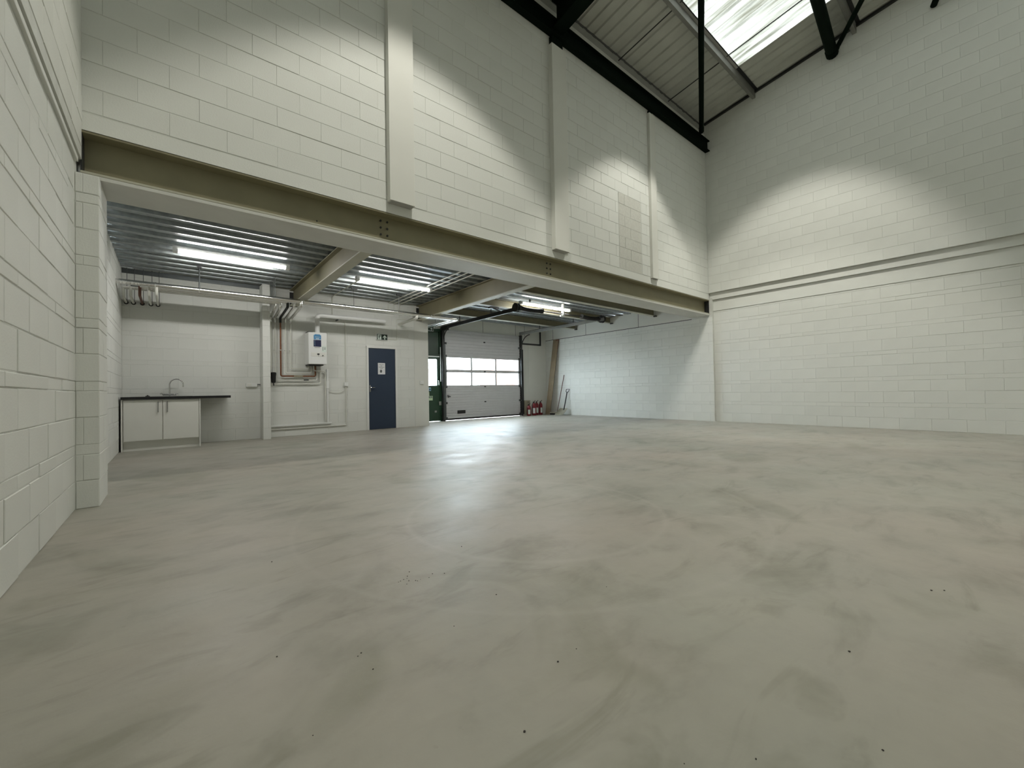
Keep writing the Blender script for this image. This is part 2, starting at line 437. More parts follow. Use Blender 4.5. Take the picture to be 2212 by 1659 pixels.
# ------------------------------------------------------------------ right walls
wr = MB().box(XR+.004, XR+.3, YN, 5.2, 0, 3.44).build('wall_right', 'mortar'); struct(wr)
lay(wr, 'x', -1, XR, -6.0, 5.1, cut(low, 0, 2.95), off=.03, D=.0035, joint=.0055, jit=.0015, limit=290)
MB().box(XR-.012, XR+.02, YN, 5.1, 2.955, 3.25).build('smooth_band', 'paint', wr)
t2 = MB().bbox(XR-.055, XR+.28, YN, 5.058, 3.256, 3.432, .004).build('trim_2', 'paint'); struct(t2, 'painted ledge along the right wall level with the beam top')
wr2 = MB().box(XRU+.004, XR+.3, YN, 5.3, 3.435, 9.9).build('wall_right_upper', 'mortar'); struct(wr2)
lay(wr2, 'x', -1, XRU, -6.0, 5.06, [3.435+.2275*i for i in range(25)], off=.18, D=.0015, joint=.0035, jit=.0006, limit=290)
# right wall under the mezzanine
wb = MB().box(XM+.003, XM+.35, 4.99, 11.6, 0, 3.3).build('wall_bay_right', 'mortar'); struct(wb)
lay(wb, 'x', -1, XM, 4.99, YF, cut([z*1.0 for z in low], 0, 2.80), off=.105, D=.004, joint=.0075, jit=.002, limit=290, perp=(.5, .8, 1.1))
ys = [5.56, 7.25, 9.35, 10.95, YF]
for a, b in zip(ys, ys[1:]):
    MB().box(XM-.004, XM+.02, a+.004, b-.004, 2.815, 3.3).build('board_panel', 'plaster', wb)
for y in ys[1:-1]: MB().box(XM-.006, XM-.003, y-.007, y+.007, 2.815, 3.255).build('joint_strip', 'ink', wb)  # dark strips, here and next line, stand in for shade in the board gaps
MB().box(XM-.002, XM+.01, 5.56, YF, 2.799, 2.815).build('shadow_gap', 'dark', wb)
# ------------------------------------------------------------------ boiler / kitchen wall
DOOR = (3.74, 4.55, 0, 2.10)
wk = MB().box(-.9, XC-.001, YK+.0065, YK+.2, 0, 3.32).build('wall_kitchen', 'mortar'); struct(wk)
lay(wk, 'y', -1, YK+.004, -.69, XC-.42, cut(low, 0, 3.26), off=.1, holes=[DOOR, (1.46, 1.61, 0, 3.3)], D=.0025, joint=.0035, jit=.0008)
MB().box(XC-.415, XC, YK+.001, YK+.02, 0, 3.26).build('corner_board', 'plaster', wk)
pr = MB().box(1.463, 1.597, 9.853, YK+.05, 0, 3.24).build('wall_kitchen_pier', 'mortar'); struct(pr)
lay(pr, 'y', -1, 9.85, 1.46, 1.60, cut(low, 0, 3.24), pitch=.3, off=1.40, D=.003, joint=.004)
lay(pr, 'x', -1, 1.46, 9.85, YK, cut(low, 0, 3.24), pitch=.4, off=9.8, D=.003, joint=.004)
lay(pr, 'x', 1, 1.60, 9.85, YK, cut(low, 0, 3.24), pitch=.4, off=9.8, D=.003, joint=.004)
wt = MB().box(XC-.15, XC, YK+.2, 11.6, 0, 3.3).build('wall_return', 'plaster'); struct(wt, 'side of the boiler room wall beside the green door')
# ------------------------------------------------------------------ far wall with the two doors
wf = MB()
wf.box(XC-.1, 11.4, YF, YF+.22, 2.885, 3.4)
wf.box(9.76, 11.4, YF, YF+.22, 0, 2.885)
wf.box(6.56, 6.66, YF, YF+.22, 0, 2.885)
wf = wf.build('wall_far', 'plaster'); struct(wf)
for x in (6.35, 8.17, 9.62, 10.06):
    MB().box(x, x+.012, YF-.003, YF+.01, 2.90, 3.3).build('joint_strip', 'ink', wf)
MB().box(6.4, 9.9, YF-.004, YF+.01, 2.888, 2.897).build('joint_strip', 'ink', wf)
MB().box(10.22, 10.235, YF-.003, YF+.01, 0, 2.88).build('joint_strip', 'mortar', wf)
# walls behind and above, out of sight
wn = MB().box(-1, 11.6, YN-.25, YN, 0, 10.2).build('wall_near', 'plaster'); struct(wn)
# ------------------------------------------------------------------ yard outside the doors
yd = MB().box(-8, 40, 11.37, 60, -.25, -.03).build('ground', 'asphalt'); struct(yd, 'pale concrete yard outside the doors')
bb = MB().box(27.5, 41, 29, 39, -.03, 7).build('wall', 'brickpink')
far = thing('building', (34, 29, -.03), 'pinkish brick building seen through the right hand panes of the loading door', 'building')
bb.parent = far; bb.location = -Vector((34, 29, -.03))
MB().box(27.3, 41.2, 28.7, 39.2, 7, 7.3).build('roof', 'asphalt', far)
MB().box(29, 31.4, 28.95, 29.02, .9, 2.2).build('window', 'navy', far)
MB().box(34, 36.4, 28.95, 29.02, .9, 2.2).build('window', 'navy', far)

# ------------------------------------------------------------------ mezzanine main beam
mb = thing('steel_beam', (5.3, YB, ZT), 'long khaki steel beam spanning the room above the open bay', 'beam')
x0, x1 = -.60, 11.14
MB().box(x0, x1, YB+.13, YB+.145, 2.90, 3.235).build('web', 'khaki', mb)
MB().bbox(x0, x1, YB+.004, YB+.27, 3.235, ZB-.001, .004).build('top_flange', 'khaki', mb)
MB().bbox(x0, x1, YB+.004, YB+.27, 2.88, 2.902, .004).build('bottom_flange', 'khakiw', mb)
MB().bbox(x0, XM, YB+.006, 5.56, ZT, 2.88, .004).build('soffit_plate', 'soffit', mb)
MB().box(x0, x1, 5.535, 5.56, 2.88, 3.256).build('rear_board', 'soffit', mb)
for xe in (x0+.0, x1-.012):
    MB().box(xe, xe+.012, YB+.01, YB+.13, 2.902, 3.235).build('end_plate', 'dark', mb)
for xc in (2.16, 5.2):
    for dx in (-.045, .045):
        for z in (3.0, 3.09, 3.18):
            MB().lathe([(.014, 0), (.014, .012)], xc+dx, YB+.117, z, n=6, axis='y').build('bolt', 'dark', mb)
MB().box(1.33, 1.345, YB+.128, YB+.132, 2.975, 2.99).build('bolt_hole', 'black', mb)
# secondary beams
for (xc, z0, lab) in ((2.12, 2.90, 'khaki steel beam running back from main beam, the left of two, above the boiler'),
                      (5.20, 2.87, 'khaki steel beam running back from main beam, nearer the loading door')):
    t = thing('steel_joist', (xc, 7.8, z0), lab, 'beam')
    MB().box(xc-.006, xc+.006, 5.562, YK-.02, z0+.018, ZB-.016).build('web', 'khaki', t)
    MB().bbox(xc-.085, xc+.085, 5.562, YK-.02, z0, z0+.018, .003).build('bottom_flange', 'khakiw', t)
    MB().bbox(xc-.085, xc+.085, 5.562, YK-.02, ZB-.016, ZB, .003).build('top_flange', 'khaki', t)
    MB().box(xc-.08, xc+.08, YK-.02, YK-.006, z0-.01, ZB-.05).build('end_plate', 'dark', t)
for i, yc in enumerate((6.72, 8.30, 9.84)):
    z0 = 3.07
    t = thing('steel_joist', (8.2, yc, z0), ('short khaki joist over the loading bay, nearest the main beam', 'khaki joist over the loading bay, middle one of three', 'khaki joist over the loading bay, closest to the loading door')[i], 'beam')
    MB().box(5.288, XM-.015, yc-.006, yc+.006, z0+.014, ZB-.013).build('web', 'khaki', t)
    MB().bbox(5.30, XM-.015, yc-.066, yc+.066, z0, z0+.014, .003).build('bottom_flange', 'khakiw', t)
    MB().bbox(5.30, XM-.015, yc-.066, yc+.066, ZB-.013, ZB-.001, .003).build('top_flange', 'khaki', t)
    MB().box(XM-.06, XM-.006, yc-.11, yc-.02, z0-.03, z0).build('bearing_cleat', 'dark', t)
# ------------------------------------------------------------------ deck ceiling
ce = MB().box(-.9, 11.4, 5.3, 11.6, 3.335, 3.45).build('ceiling', 'flash'); struct(ce, 'galvanised profiled steel deck over the open bay')
def deck(xa, xb, y0, y1):
    y = y0
    while y < y1-.01:
        yb = min(y+.9, y1); m = MB(); prof = []; k = y
        while k < yb-.01:
            for dy, z in ((0, ZB+.066), (.012, ZB+.058), (.124, ZB+.058), (.136, ZB+.066), (.150, ZB+.002), (.205, ZB+.008), (.260, ZB+.002), (.286, ZB+.066)):
                if k+dy <= yb+.0001: prof.append((k+dy, z))
            k += .3
        prof.append((yb, ZB+.062))
        n = len(prof)
        m.add([(xa, p[0], p[1]) for p in prof]+[(xb, p[0], p[1]) for p in prof], [(i, i+1, i+1+n, i+n) for i in range(n-1)])
        # overlap lip of the sheet
        m.box(xa, xb, yb-.018, yb-.012, ZB+.05, ZB+.066)
        m.build('deck_sheet', 'deck', ce)
        y = yb
deck(-.69, 2.12, 5.56, YK); deck(2.12, 5.2, 5.56, YK); deck(5.2, XM, 5.56, YF)
MB().box(-.69, 1.46, YK-.02, YK-.005, 3.19, 3.27).build('edge_angle', 'galvd', ce)

# ------------------------------------------------------------------ roof
rf = thing('roof', (5.3, 0, 8.6), 'pale profiled steel roof lining sloping up from the eaves', 'roof')
rf['kind'] = 'structure'; rf.name = 'ceiling_roof'; WLOC['ceiling_roof'] = Vector((5.3, 0, 8.6))
SKY = [(6.72, 9.98, -6.4, 3.78), (.6, 2.9, -6.4, 3.0)]  # second rooflight and the upslope length are unseen, added for more ambient light
def rsheet(xa, xb, ya, yb, name, m, rib):
    b = MB(); prof = []; x = xa
    n = max(1, round((xb-xa)/.25)); st = (xb-xa)/n
    for i in range(n):
        u = xa+i*st
        prof += [(u, 0), (u+.02, rib), (u+.05, rib), (u+.07, 0)]
    prof.append((xb, 0)); k = len(prof)
    b.add([(p[0], ya, zr(ya)+p[1]) for p in prof]+[(p[0], yb, zr(yb)+p[1]) for p in prof], [(i, i+1, i+1+k, i+k) for i in range(k-1)])
    return b.build(name, m, rf)
xs = [-1.2, -.2, .6, 1.75, 2.9, 3.9, 4.9, 5.8, 6.72, 7.8, 8.9, 9.98, 11.45]
for a, b in zip(xs, xs[1:]):
    cuts = [YN-.2, 5.33]; hs = []
    for s in SKY:
        if s[0] <= a+.01 and b <= s[1]+.01: hs.append((s[2], s[3]))
    hs.sort(); y = YN-.2; segs = []
    for h in hs: segs.append((y, h[0])); y = h[1]
    segs.append((y, 5.33))
    for s in segs: rsheet(a, b, s[0], s[1], 'roof_sheet', 'liner', .03)
    for h in hs: rsheet(a, b, h[0], h[1], 'rooflight_sheet', 'grp', .035)
for s in SKY[:1]:
    MB().prism([(s[3]-.03, zr(s[3]-.03)-.02), (s[3]+.05, zr(s[3]+.05)-.02), (s[3]+.05, zr(s[3]+.05)-.004), (s[3]-.03, zr(s[3]-.03)-.004)], 'x', s[0], s[1]).build('rooflight_edge', 'flash', rf)
# grey eaves flashing and filler above the wall
ev = MB().box(-.6, XRU, 5.13, 5.3, 7.40, 8.10).build('trim_3', 'flash'); struct(ev, 'grey eaves closure between the green beam and the roof lining')
fb = MB()
for i in range(120):
    x = -.5+i*.096
    fb.box(x, x+.098, 5.118, 5.13, 8.0-random.uniform(.005, .03), 8.03)
fb.build('foam_filler', 'ink', ev)
# eaves beam
eb = thing('eaves_beam', (5.3, 4.95, 7.2), 'dark green steel eaves beam along the top of the upper wall', 'beam')
def slant(xa, xb, ya, yb, d0, d1):
    z = lambda x: 7.19+.003*(x+.6)
    m = MB(); vs = []
    for x in (xa, xb):
        for (y, d) in ((ya, d0), (yb, d0), (yb, d1), (ya, d1)): vs.append((x, y, z(x)+d))
    m.add(vs, [(0,1,2,3), (4,5,6,7), (0,1,5,4), (1,2,6,5), (2,3,7,6), (3,0,4,7)]); return m
slant(-.58, XRU+.1, 4.93, 5.055, 0, .018).build('bottom_flange', 'green', eb)
slant(-.58, XRU+.1, 4.99, 5.0, .018, .262).build('web', 'green', eb)
slant(-.58, XRU+.1, 4.93, 5.055, .262, .28).build('top_flange', 'green', eb)
# rafter
ra = thing('rafter', (5.35, 4.9, 7.3), 'thick dark green steel rafter climbing from the middle boxed column', 'beam')
def sloped(xa, xb, ya, yb, d0, d1, zz=7.62):
    m = MB(); vs = []
    for y in (ya, yb):
        for (x, d) in ((xa, d0), (xb, d0), (xb, d1), (xa, d1)): vs.append((x, y, zr(y, zz)+d))
    m.add(vs, [(0,1,2,3), (4,5,6,7), (0,1,5,4), (1,2,6,5), (2,3,7,6), (3,0,4,7)]); return m
sloped(5.22, 5.48, 5.0, YN, -.30, -.275).build('bottom_flange', 'green', ra)
sloped(5.342, 5.358, 5.0, YN, -.275, .19).build('web', 'green', ra)
sloped(5.22, 5.48, 5.0, YN, .19, .21).build('top_flange', 'green', ra)
# purlins
for i, y in enumerate((3.80, 1.85, -.1, -2.0, -4.0)):
    lab = ('grey steel purlin under the roof along the lower edge of the rooflight', 'grey steel purlin under the rooflight, next one up the slope', 'grey steel purlin crossing under the upper part of the rooflight',
           'grey steel purlin above the camera', 'grey steel purlin behind the camera')[i]
    t = thing('purlin', (5.3, y, zr(y)-.18), lab, 'purlin')
    zt_, zb_ = zr(y)-.006, zr(y)-.185
    MB().box(-.58, XRU+.05, y-.002, y+.002, zb_, zt_).build('web', 'purlin', t)
    MB().box(-.58, XRU+.05, y+.002, y+.07, zb_, zb_+.004).build('bottom_flange', 'purlin', t)
    MB().box(-.58, XRU+.05, y+.066, y+.07, zb_+.004, zb_+.02).build('lip', 'purlin', t)
    MB().box(-.58, XRU+.05, y-.07, y-.002, zt_-.004, zt_).build('top_flange', 'dark', t)
# sag rods
for xr_, lab in ((7.35, 'thin dark sag rod under the roof, nearer the rafter'), (9.35, 'thin dark sag rod under the roof, nearer the right wall'), (3.2, 'thin dark sag rod under the roof, left of the rafter')):
    MBs = MB().tube([(xr_, 5.12, zr(5.12, 7.91)), (xr_, 3.86, zr(3.86, 7.92))], .011, 8).tube([(xr_, 3.74, zr(3.74, 7.93)), (xr_, 1.9, zr(1.9, 7.93))], .011, 8)
    tag(MBs.build('sag_rod', 'dark'), lab, 'rod')
ea = MB()
for y0_, y1_ in ((5.05, -2.0),):
    vs = []
    for y in (y0_, y1_):
        for (x, d) in ((XRU-.05, -.03), (XRU, -.03), (XRU, .02), (XRU-.05, .02)): vs.append((x, y, zr(y, 7.99)+d))
    ea.add(vs, [(0,1,2,3), (4,5,6,7), (0,1,5,4), (1,2,6,5), (2,3,7,6), (3,0,4,7)])
struct(ea.build('trim_4', 'dark'), 'dark steel edge angle where the roof meets the right wall')
# roof bracing
def brace(p, q, r, lab):
    t = thing('roof_brace', p, lab, 'brace')
    MB().tube([p, q], r, 12).build('tube', 'green', t, smooth=True)
    d = (Vector(q)-Vector(p)).normalized()
    MB().tube([Vector(p)-d*.06, Vector(p)+d*.1], r*1.12, 12).build('end_cleat', 'green', t)
brace((10.50, 4.86, 7.52), (7.25, 3.30, 7.86), .055, 'dark green bracing tube rising from the eaves beam near the right wall')
brace((11.0, 2.25, 8.09), (8.35, 2.0, 8.06), .10, 'thick dark green bracing member of the V beside the rooflight')
brace((11.02, 2.20, 8.09), (9.3, 1.1, 8.23), .045, 'thin dark green bracing member of the V beside the rooflight')
brace((11.04, .70, 8.05), (9.4, .1, 8.3), .045, 'dark green bracing tip at the top right beside the wall')

# ------------------------------------------------------------------ high bay lamps (above the frame)
for (x, y, z, tx, ty, half, pw, lab) in ((7.66, 3.1, 8.22, 0, 0, 40.5, .85, 'high bay lamp close under the rooflight, facing straight down'),
                        (7.53, 2.34, 8.25, 25.5, 6.1, 30, .85, 'high bay lamp under the rooflight tilted towards the right wall'),
                        (2.5, 2.75, 8.18, 0, 0, 42.5, 1.0, 'high bay lamp hung over the left half of the hall'),
                        (7.2, -4.8, 8.6, 0, 0, 38, .6, 'added unseen high bay lamp behind the camera to the right'), (2.5, -4.8, 8.6, 0, 0, 38, .6, 'added unseen high bay lamp behind the camera to the left')):  # unseen rear pair, added to light the near floor and left wall
    t = thing('highbay_lamp', (x, y, z), lab, 'lamp')
    ax = Vector((math.tan(math.radians(tx)), math.tan(math.radians(ty)), -1)).normalized()
    rot = Vector((0, 0, -1)).rotation_difference(ax).to_matrix()
    def turned(m): m.v = [tuple(rot @ (Vector(p)-Vector((x, y, z)))+Vector((x, y, z))) for p in m.v]; return m
    turned(MB().lathe([(.24, -.07), (.22, -.02), (.13, .03), (.07, .045)], x, y, z, 24)).build('reflector', 'dark', t, smooth=True)
    turned(MB().lathe([(.07, .045), (.07, .06), (.05, .065)], x, y, z, 20)).build('gear_housing', 'galvd', t)
    MB().tube([(x, y, z+.05), (x, y, zr(y)-.004)], .012, 6).build('hanger', 'dark', t)
    L = bpy.data.lights.new('bulb', 'SPOT'); L.energy = HIGHBAY_W*pw; L.spot_size = math.radians(2*half+3); L.spot_blend = .45 if tx else .26
    L.shadow_soft_size = .10; L.color = (1, .97, .88)
    lo = bpy.data.objects.new('bulb', L); COL.objects.link(lo); lo.parent = t; lo.location = ax*.10
    lo.rotation_euler = Vector((0, 0, -1)).rotation_difference(ax).to_euler()
# ------------------------------------------------------------------ fluorescent battens
def batten(xa, xb, y, z, lab):
    t = thing('strip_light', ((xa+xb)/2, y, z), lab, 'light', 'strip lights under the deck')
    MB().bbox(xa, xb, y-.045, y+.045, z+.01, z+.055, .006).build('body', 'white', t)
    poly = [(y+.05*math.cos(a), z+.012-.042*math.sin(a)) for a in [PI*i/8 for i in range(9)]]
    MB().prism(poly, 'x', xa+.07, xb-.07).build('diffuser', 'tube', t)
    for a in (xa, xb-.068): MB().bbox(a, a+.068, y-.052, y+.052, z-.032, z+.012, .008).build('end_cap', 'white', t)
    return t
batten(.02, 1.63, 8.13, 3.178, 'lit strip light under the deck over the kitchen end')
batten(2.80, 4.46, 8.13, 3.178, 'lit strip light under the deck between the two long khaki beams')
b3 = batten(6.77, 8.64, 7.80, 3.13, 'lit strip light over the loading bay behind the door spring')
for x in (7.1, 8.3): MB().box(x, x+.03, 7.78, 7.82, 3.185, 3.262).build('hanger', 'galvd', b3)

# ------------------------------------------------------------------ kitchen unit
ku = thing('base_unit', (-.12, 9.85, 0), 'white kitchen base unit with two doors under the black worktop', 'cabinet')
MB().box(-.64, .39, 9.575, 10.15, .15, .883).build('carcass', 'cupb', ku)
for a, b in ((-.663, -.643), (.392, .412)): MB().bbox(a, b, 9.55, 10.15, 0, .883, .002).build('end_panel', 'cupb', ku)
MB().box(-.64, .39, 9.62, 9.635, 0, .15).build('plinth', 'cupb', ku)
for a, b, hx in ((-.632, -.128, -.185), (-.118, .386, -.06)):
    d = MB().bbox(a, b, 9.555, 9.573, .172, .868, .003).build('door', 'cupb', ku)
    MB().tube([(hx, 9.553, .84), (hx, 9.525, .84), (hx, 9.525, .66), (hx, 9.553, .66)], .008, 8).build('handle', 'brush', d)
wt_ = MB().bbox(-.665, .876, 9.52, 10.195, .885, .93, .004).build('worktop', 'black'); tag(wt_, 'long black worktop over the base unit, its right end unsupported', 'worktop')
sk = thing('sink', (-.15, 9.85, .93), 'stainless steel sink set in the black worktop', 'sink')
MB().box(-.55, .3, 9.62, 9.66, .93, .934).box(-.55, .3, 10.04, 10.08, .93, .934).box(-.55, -.5, 9.66, 10.04, .93, .934).box(.26, .3, 9.66, 10.04, .93, .934).build('rim', 'brush', sk)
MB().box(-.5, .26, 9.66, 10.04, .9302, .9312).build('basin', 'galvd', sk)
tp = thing('mixer_tap', (-.03, 10.06, .934), 'chrome swan neck mixer tap on the black worktop', 'tap')
MB().tube([(-.13, 10.06, .965), (.07, 10.06, .965)], .017, 12).build('valve_body', 'chrome', tp, smooth=True)
sp = [(-.03, 10.06, .934), (-.03, 10.06, 1.15)]+[(-.03+.10-.10*math.cos(a), 10.06-.25*(.10-.10*math.cos(a)), 1.15+.105*math.sin(a)) for a in [PI*i/10 for i in range(1, 11)]]+[(.17, 10.01, 1.105)]
MB().tube(sp, .0115, 12).build('spout', 'chrome', tp, smooth=True)
for x in (-.15, .075): MB().tube([(x, 10.06, .965), (x+(.0), 10.06, .99)], .019, 10).tube([(x, 10.06, .985), (x, 10.0, .992)], .006, 8).build('lever', 'chrome', tp, smooth=True)
tag(MB().lathe([(.03, 0), (.03, .012), (.012, .014), (.012, .024)], -.33, 9.8, .934, 14).build('sink_plug', 'black'), 'small black plug lying on the sink left of the tap', 'plug')

# ------------------------------------------------------------------ wall boxes and conduits
sb = thing('spur_box', (1.30, YK, 1.14), 'white electrical box low on the kitchen wall left of the pier', 'socket')
MB().bbox(1.20, 1.40, YK-.045, YK, 1.10, 1.175, .004).build('casing', 'white', sb)
MB().bbox(1.22, 1.30, YK-.049, YK-.044, 1.115, 1.165, .002).build('switch_plate', 'cupb', sb)
MB().tube([(1.40, YK-.02, 1.15), (1.46, YK-.02, 1.15)], .008, 8).build('cable', 'dark', sb)

def pipe(name, pts, r, m, lab, cat='pipe', group=None, clips=(), fillet=.05):
    t = thing(name, pts[0], lab, cat, group)
    MB().tube(pts, r, 10, fillet=fillet).build('run', m, t, smooth=True)
    for c in clips: MB().bbox(c[0]-r-.008, c[0]+r+.008, c[1]-r-.004, c[1]+r+.012, c[2]-.012, c[2]+.012, .003).build('clip', 'pipew', t)
    return t
# bundle of five heating pipes hung under the deck, dropping to the boiler
drops = [1.657, 1.736, 1.843, 1.942, 2.043]
yb_ = [9.63, 9.51, 9.39, 9.27, 9.15]
xlft = [-.63, -.53, -.41, -.29, -.19]
zbun = 2.815
rad = [.026, .03, .026, .026, .042]
bm_ = ['pipew', 'foil', 'foil', 'foil', 'foil']
bl = ['painted pipe of the hung bundle, farthest back, turning down beside the pier', 'foil lagged pipe of the hung bundle turning down left of the copper one', 'bare copper pipe of the hung bundle dropping down the boiler wall',
      'foil lagged pipe of the hung bundle turning down right of the copper one', 'thick foil lagged front pipe of the hung bundle, turning down nearest the boiler']
ends = [1.21, None, 1.33, 1.395, 1.50]
xend = [1.657, None, 2.545, 2.46, 2.40]
for k in range(5):
    y = yb_[k]; X = drops[k]; r = rad[k]; yw = YK-.055
    t = thing('heating_pipe', (X, y, zbun), bl[k], 'pipe')
    x0_ = -.69 if k == 4 else xlft[k]
    if k == 4: MB().tube([(xlft[k], YK, 2.655), (xlft[k], y, 2.655), (xlft[k], y, zbun)], .02, 12, fillet=.04).build('stub', 'pipew', t, smooth=True)
    else: MB().tube([(xlft[k], YK, 2.655), (xlft[k], y-.0, 2.655), (xlft[k], y, zbun+.0)], .02, 12, fillet=.04).build('stub', 'handlewood' if k == 2 else 'pipew', t, smooth=True)
    MB().tube([(x0_, y, zbun), (X, y, zbun)], r, 12).build('overhead_run', bm_[k], t, smooth=True)
    MB().tube([(X, y, zbun), (X, y, 2.72), (X, yw, 2.61), (X, yw, 2.56)], min(r, .032), 12, fillet=.05).build('drop', 'foil' if k != 2 else 'dark', t, smooth=True)
    MB().lathe([(.030, 0), (.034, .03), (.030, .035)], xlft[k], YK-.036, 2.655, 14, 'y').build('wall_collar', 'black', t)
    zb2 = ends[k] or 1.40
    pts = [(X, yw, 2.57), (X, yw, zb2)]
    if xend[k] and xend[k] > X: pts += [(xend[k], yw, zb2), (xend[k], yw, 1.585)]
    MB().tube(pts, .0125 if k != 2 else .016, 10, fillet=.04).build('wall_run', 'copper' if k == 2 else 'pipew', t, smooth=True)
    MB().tube([(X, yw, 2.585), (X, yw, 2.50)], .024, 10).build('lagging_end', 'foil' if k != 2 else 'dark', t, smooth=True)
    for z in (1.9,): MB().bbox(X-.018, X+.018, yw-.018, YK-.001, z-.008, z+.008, .003).build('clip', 'pipew', t)
    MB().tube([(xlft[k]+.02, 10.05, 2.66), (xlft[k]+.02, 10.05, ZB+.0)], .005, 6).build('hanger_rod', 'galvd', t)
    MB().tube([(1.58, y, zbun+r*.5), (1.58, y, ZB)], .005, 6).build('hanger_rod', 'galvd', t)
    if k == 4:
        MB().tube([(.39, y, zbun), (.39, y, ZB)], .012, 8).build('hanger_rod', 'galvd', t)
        MB().box(.36, .42, y-.03, y+.03, ZB-.05, ZB).build('hanger_bracket', 'dark', t)
        for x in (-.2, .39, 1.1): MB().lathe([(r+.003, -.01), (r+.006, 0), (r+.003, .01)], x, y, zbun, 14, 'x').build('lagging_band', 'foil', t)
# foil lagged run on to the far wall
t = thing('heating_pipe', (4, 9.15, zbun), 'long foil lagged pipe from the bundle past the blue door to the loading bay', 'pipe')
MB().tube([(2.09, 9.15, zbun), (5.78, 9.15, zbun), (5.78, YF-.02, zbun)], .042, 12, fillet=.08).build('overhead_run', 'foil', t, smooth=True)
for x in (2.9, 4.1, 5.0): MB().lathe([(.044, -.012), (.05, 0), (.044, .012)], x, 9.15, zbun, 14, 'x').build('lagging_band', 'foil', t)
MB().tube([(4.62, 9.15, zbun), (4.62, 9.15, 2.74), (4.62, YK-.0, 2.72)], .034, 12, fillet=.05).build('branch', 'pipew', t, smooth=True)
for x in (3.1, 4.15):
    MB().tube([(x, 9.15, zbun), (x, 9.15, ZB)], .005, 6).build('hanger_rod', 'galvd', t)
    MB().box(x-.05, x+.07, 9.12, 9.18, ZB-.045, ZB+.0).build('hanger_bracket', 'dark', t)
t = thing('heating_pipe', (5, 9.27, zbun), 'second foil lagged pipe turning along the boiler wall corner towards the green door', 'pipe')
MB().tube([(2.1, 9.28, zbun-.005), (5.64, 9.28, zbun-.005), (5.64, YF-.02, zbun-.005)], .034, 12, fillet=.08).build('overhead_run', 'foil', t, smooth=True)
# lower pipework feeding the boiler
pipe('gas_pipe', [(1.61, YK-.04, 1.24), (2.58, YK-.04, 1.24), (2.58, YK-.04, 1.585)], .0125, 'pipew', 'painted pipe along the wall below the copper pipe into the boiler', clips=[(2.0, YK-.04, 1.24)])
pipe('gas_pipe', [(1.61, YK-.04, 1.165), (2.66, YK-.04, 1.165), (2.66, YK-.04, 1.585)], .014, 'pipew', 'lowest painted pipe from the pier to the boiler', clips=[(1.9, YK-.04, 1.165), (2.4, YK-.04, 1.165)])
pipe('drain_pipe', [(2.50, YK-.09, 1.585), (2.50, YK-.09, 1.46), (2.765, YK-.05, 1.45), (2.765, YK-.05, .27)], .0145, 'pipew', 'white drain pipe from the boiler down to the floor trunking')
vl = thing('inline_valve', (2.2, YK-.055, 1.33), 'brass coloured valve on the copper pipe beside the boiler', 'valve')
MB().tube([(2.10, YK-.055, 1.33), (2.28, YK-.055, 1.33)], .022, 10).build('body', 'card', vl, smooth=True)
MB().box(2.30, 2.40, YK-.075, YK-.055, 1.235, 1.255).build('lever', 'dark', vl)
td = thing('trunking', (2.8, YK, .26), 'white vertical trunking right of the boiler with a floor level leg to the pier', 'trunking')
MB().bbox(2.795, 2.835, YK-.04, YK, .26, 1.50, .003).build('upright', 'white', td)
MB().bbox(2.785, 2.845, YK-.055, YK, 1.05, 1.22, .004).build('isolator', 'white', td)
MB().bbox(1.605, 2.90, YK-.04, YK, .225, .262, .003).build('floor_leg', 'white', td)
cd = thing('conduit', (3.24, YK, .19), 'thin white conduit between boiler and blue door with a switch at mid height', 'conduit')
MB().tube([(1.605, YK-.014, .165), (3.24, YK-.014, .165), (3.24, YK-.014, 2.6), (3.225, YK-.014, 2.66)], .0125, 8, fillet=.02).build('tube', 'pipew', cd, smooth=True)
MB().bbox(3.195, 3.285, YK-.05, YK, 1.10, 1.19, .004).build('switch_box', 'white', cd)
cb = MB().tube([(2.84, YK-.02, .99), (2.95, YK-.02, .95), (3.08, YK-.02, .94), (3.2, YK-.02, 1.0), (3.23, YK-.02, 1.09)], .006, 6, fillet=.05).build('cable', 'pipew'); tag(cb, 'pale cable sagging between the trunking and the conduit switch', 'cable')
fp = thing('water_filter', (1.66, YK-.08, 1.3), 'black filter canister on a brown board beside the pier', 'filter')
MB().box(1.60, 1.628, YK-.19, YK, 1.26, 1.46).build('backboard', 'handlewood', fp)
MB().lathe([(.03, -.17), (.045, -.15), (.05, -.02), (.055, 0), (.055, .05), (.03, .06)], 1.685, YK-.15, 1.35, 14).build('canister', 'black', fp, smooth=True)
MB().tube([(1.685, YK-.15, 1.18), (1.69, YK-.15, 1.12)], .012, 8).build('drain_cock', 'dark', fp)
# ------------------------------------------------------------------ boiler
bo = thing('wall_boiler', (2.53, YK, 1.585), 'white wall boiler with blue stickers between the pier and the blue door', 'boiler')
MB().bbox(2.335, 2.722, 9.85, YK-.001, 1.59, 2.305, .018).build('casing', 'white', bo)
MB().bbox(2.35, 2.66, 9.90, YK-.01, 1.565, 1.592, .004).build('underside', 'black', bo)
MB().box(2.36, 2.46, 9.98, YK-.01, 2.304, 2.33).build('top_bracket', 'dark', bo)
yf = 9.85
MB().bbox(2.445, 2.60, yf-.003, yf+.002, 2.145, 2.245, .001).build('light_blue_sticker', 'lblue', bo)
MB().prism([(2.455, 2.235), (2.59, 2.235), (2.575, 2.262), (2.47, 2.262)], 'y', yf-.0028, yf+.002).build('sticker_top', 'lblue', bo)
MB().box(2.47, 2.575, yf-.004, yf-.003, 2.197, 2.204).box(2.49, 2.56, yf-.004, yf-.003, 2.158, 2.172).build('sticker_print', 'signwhite', bo)
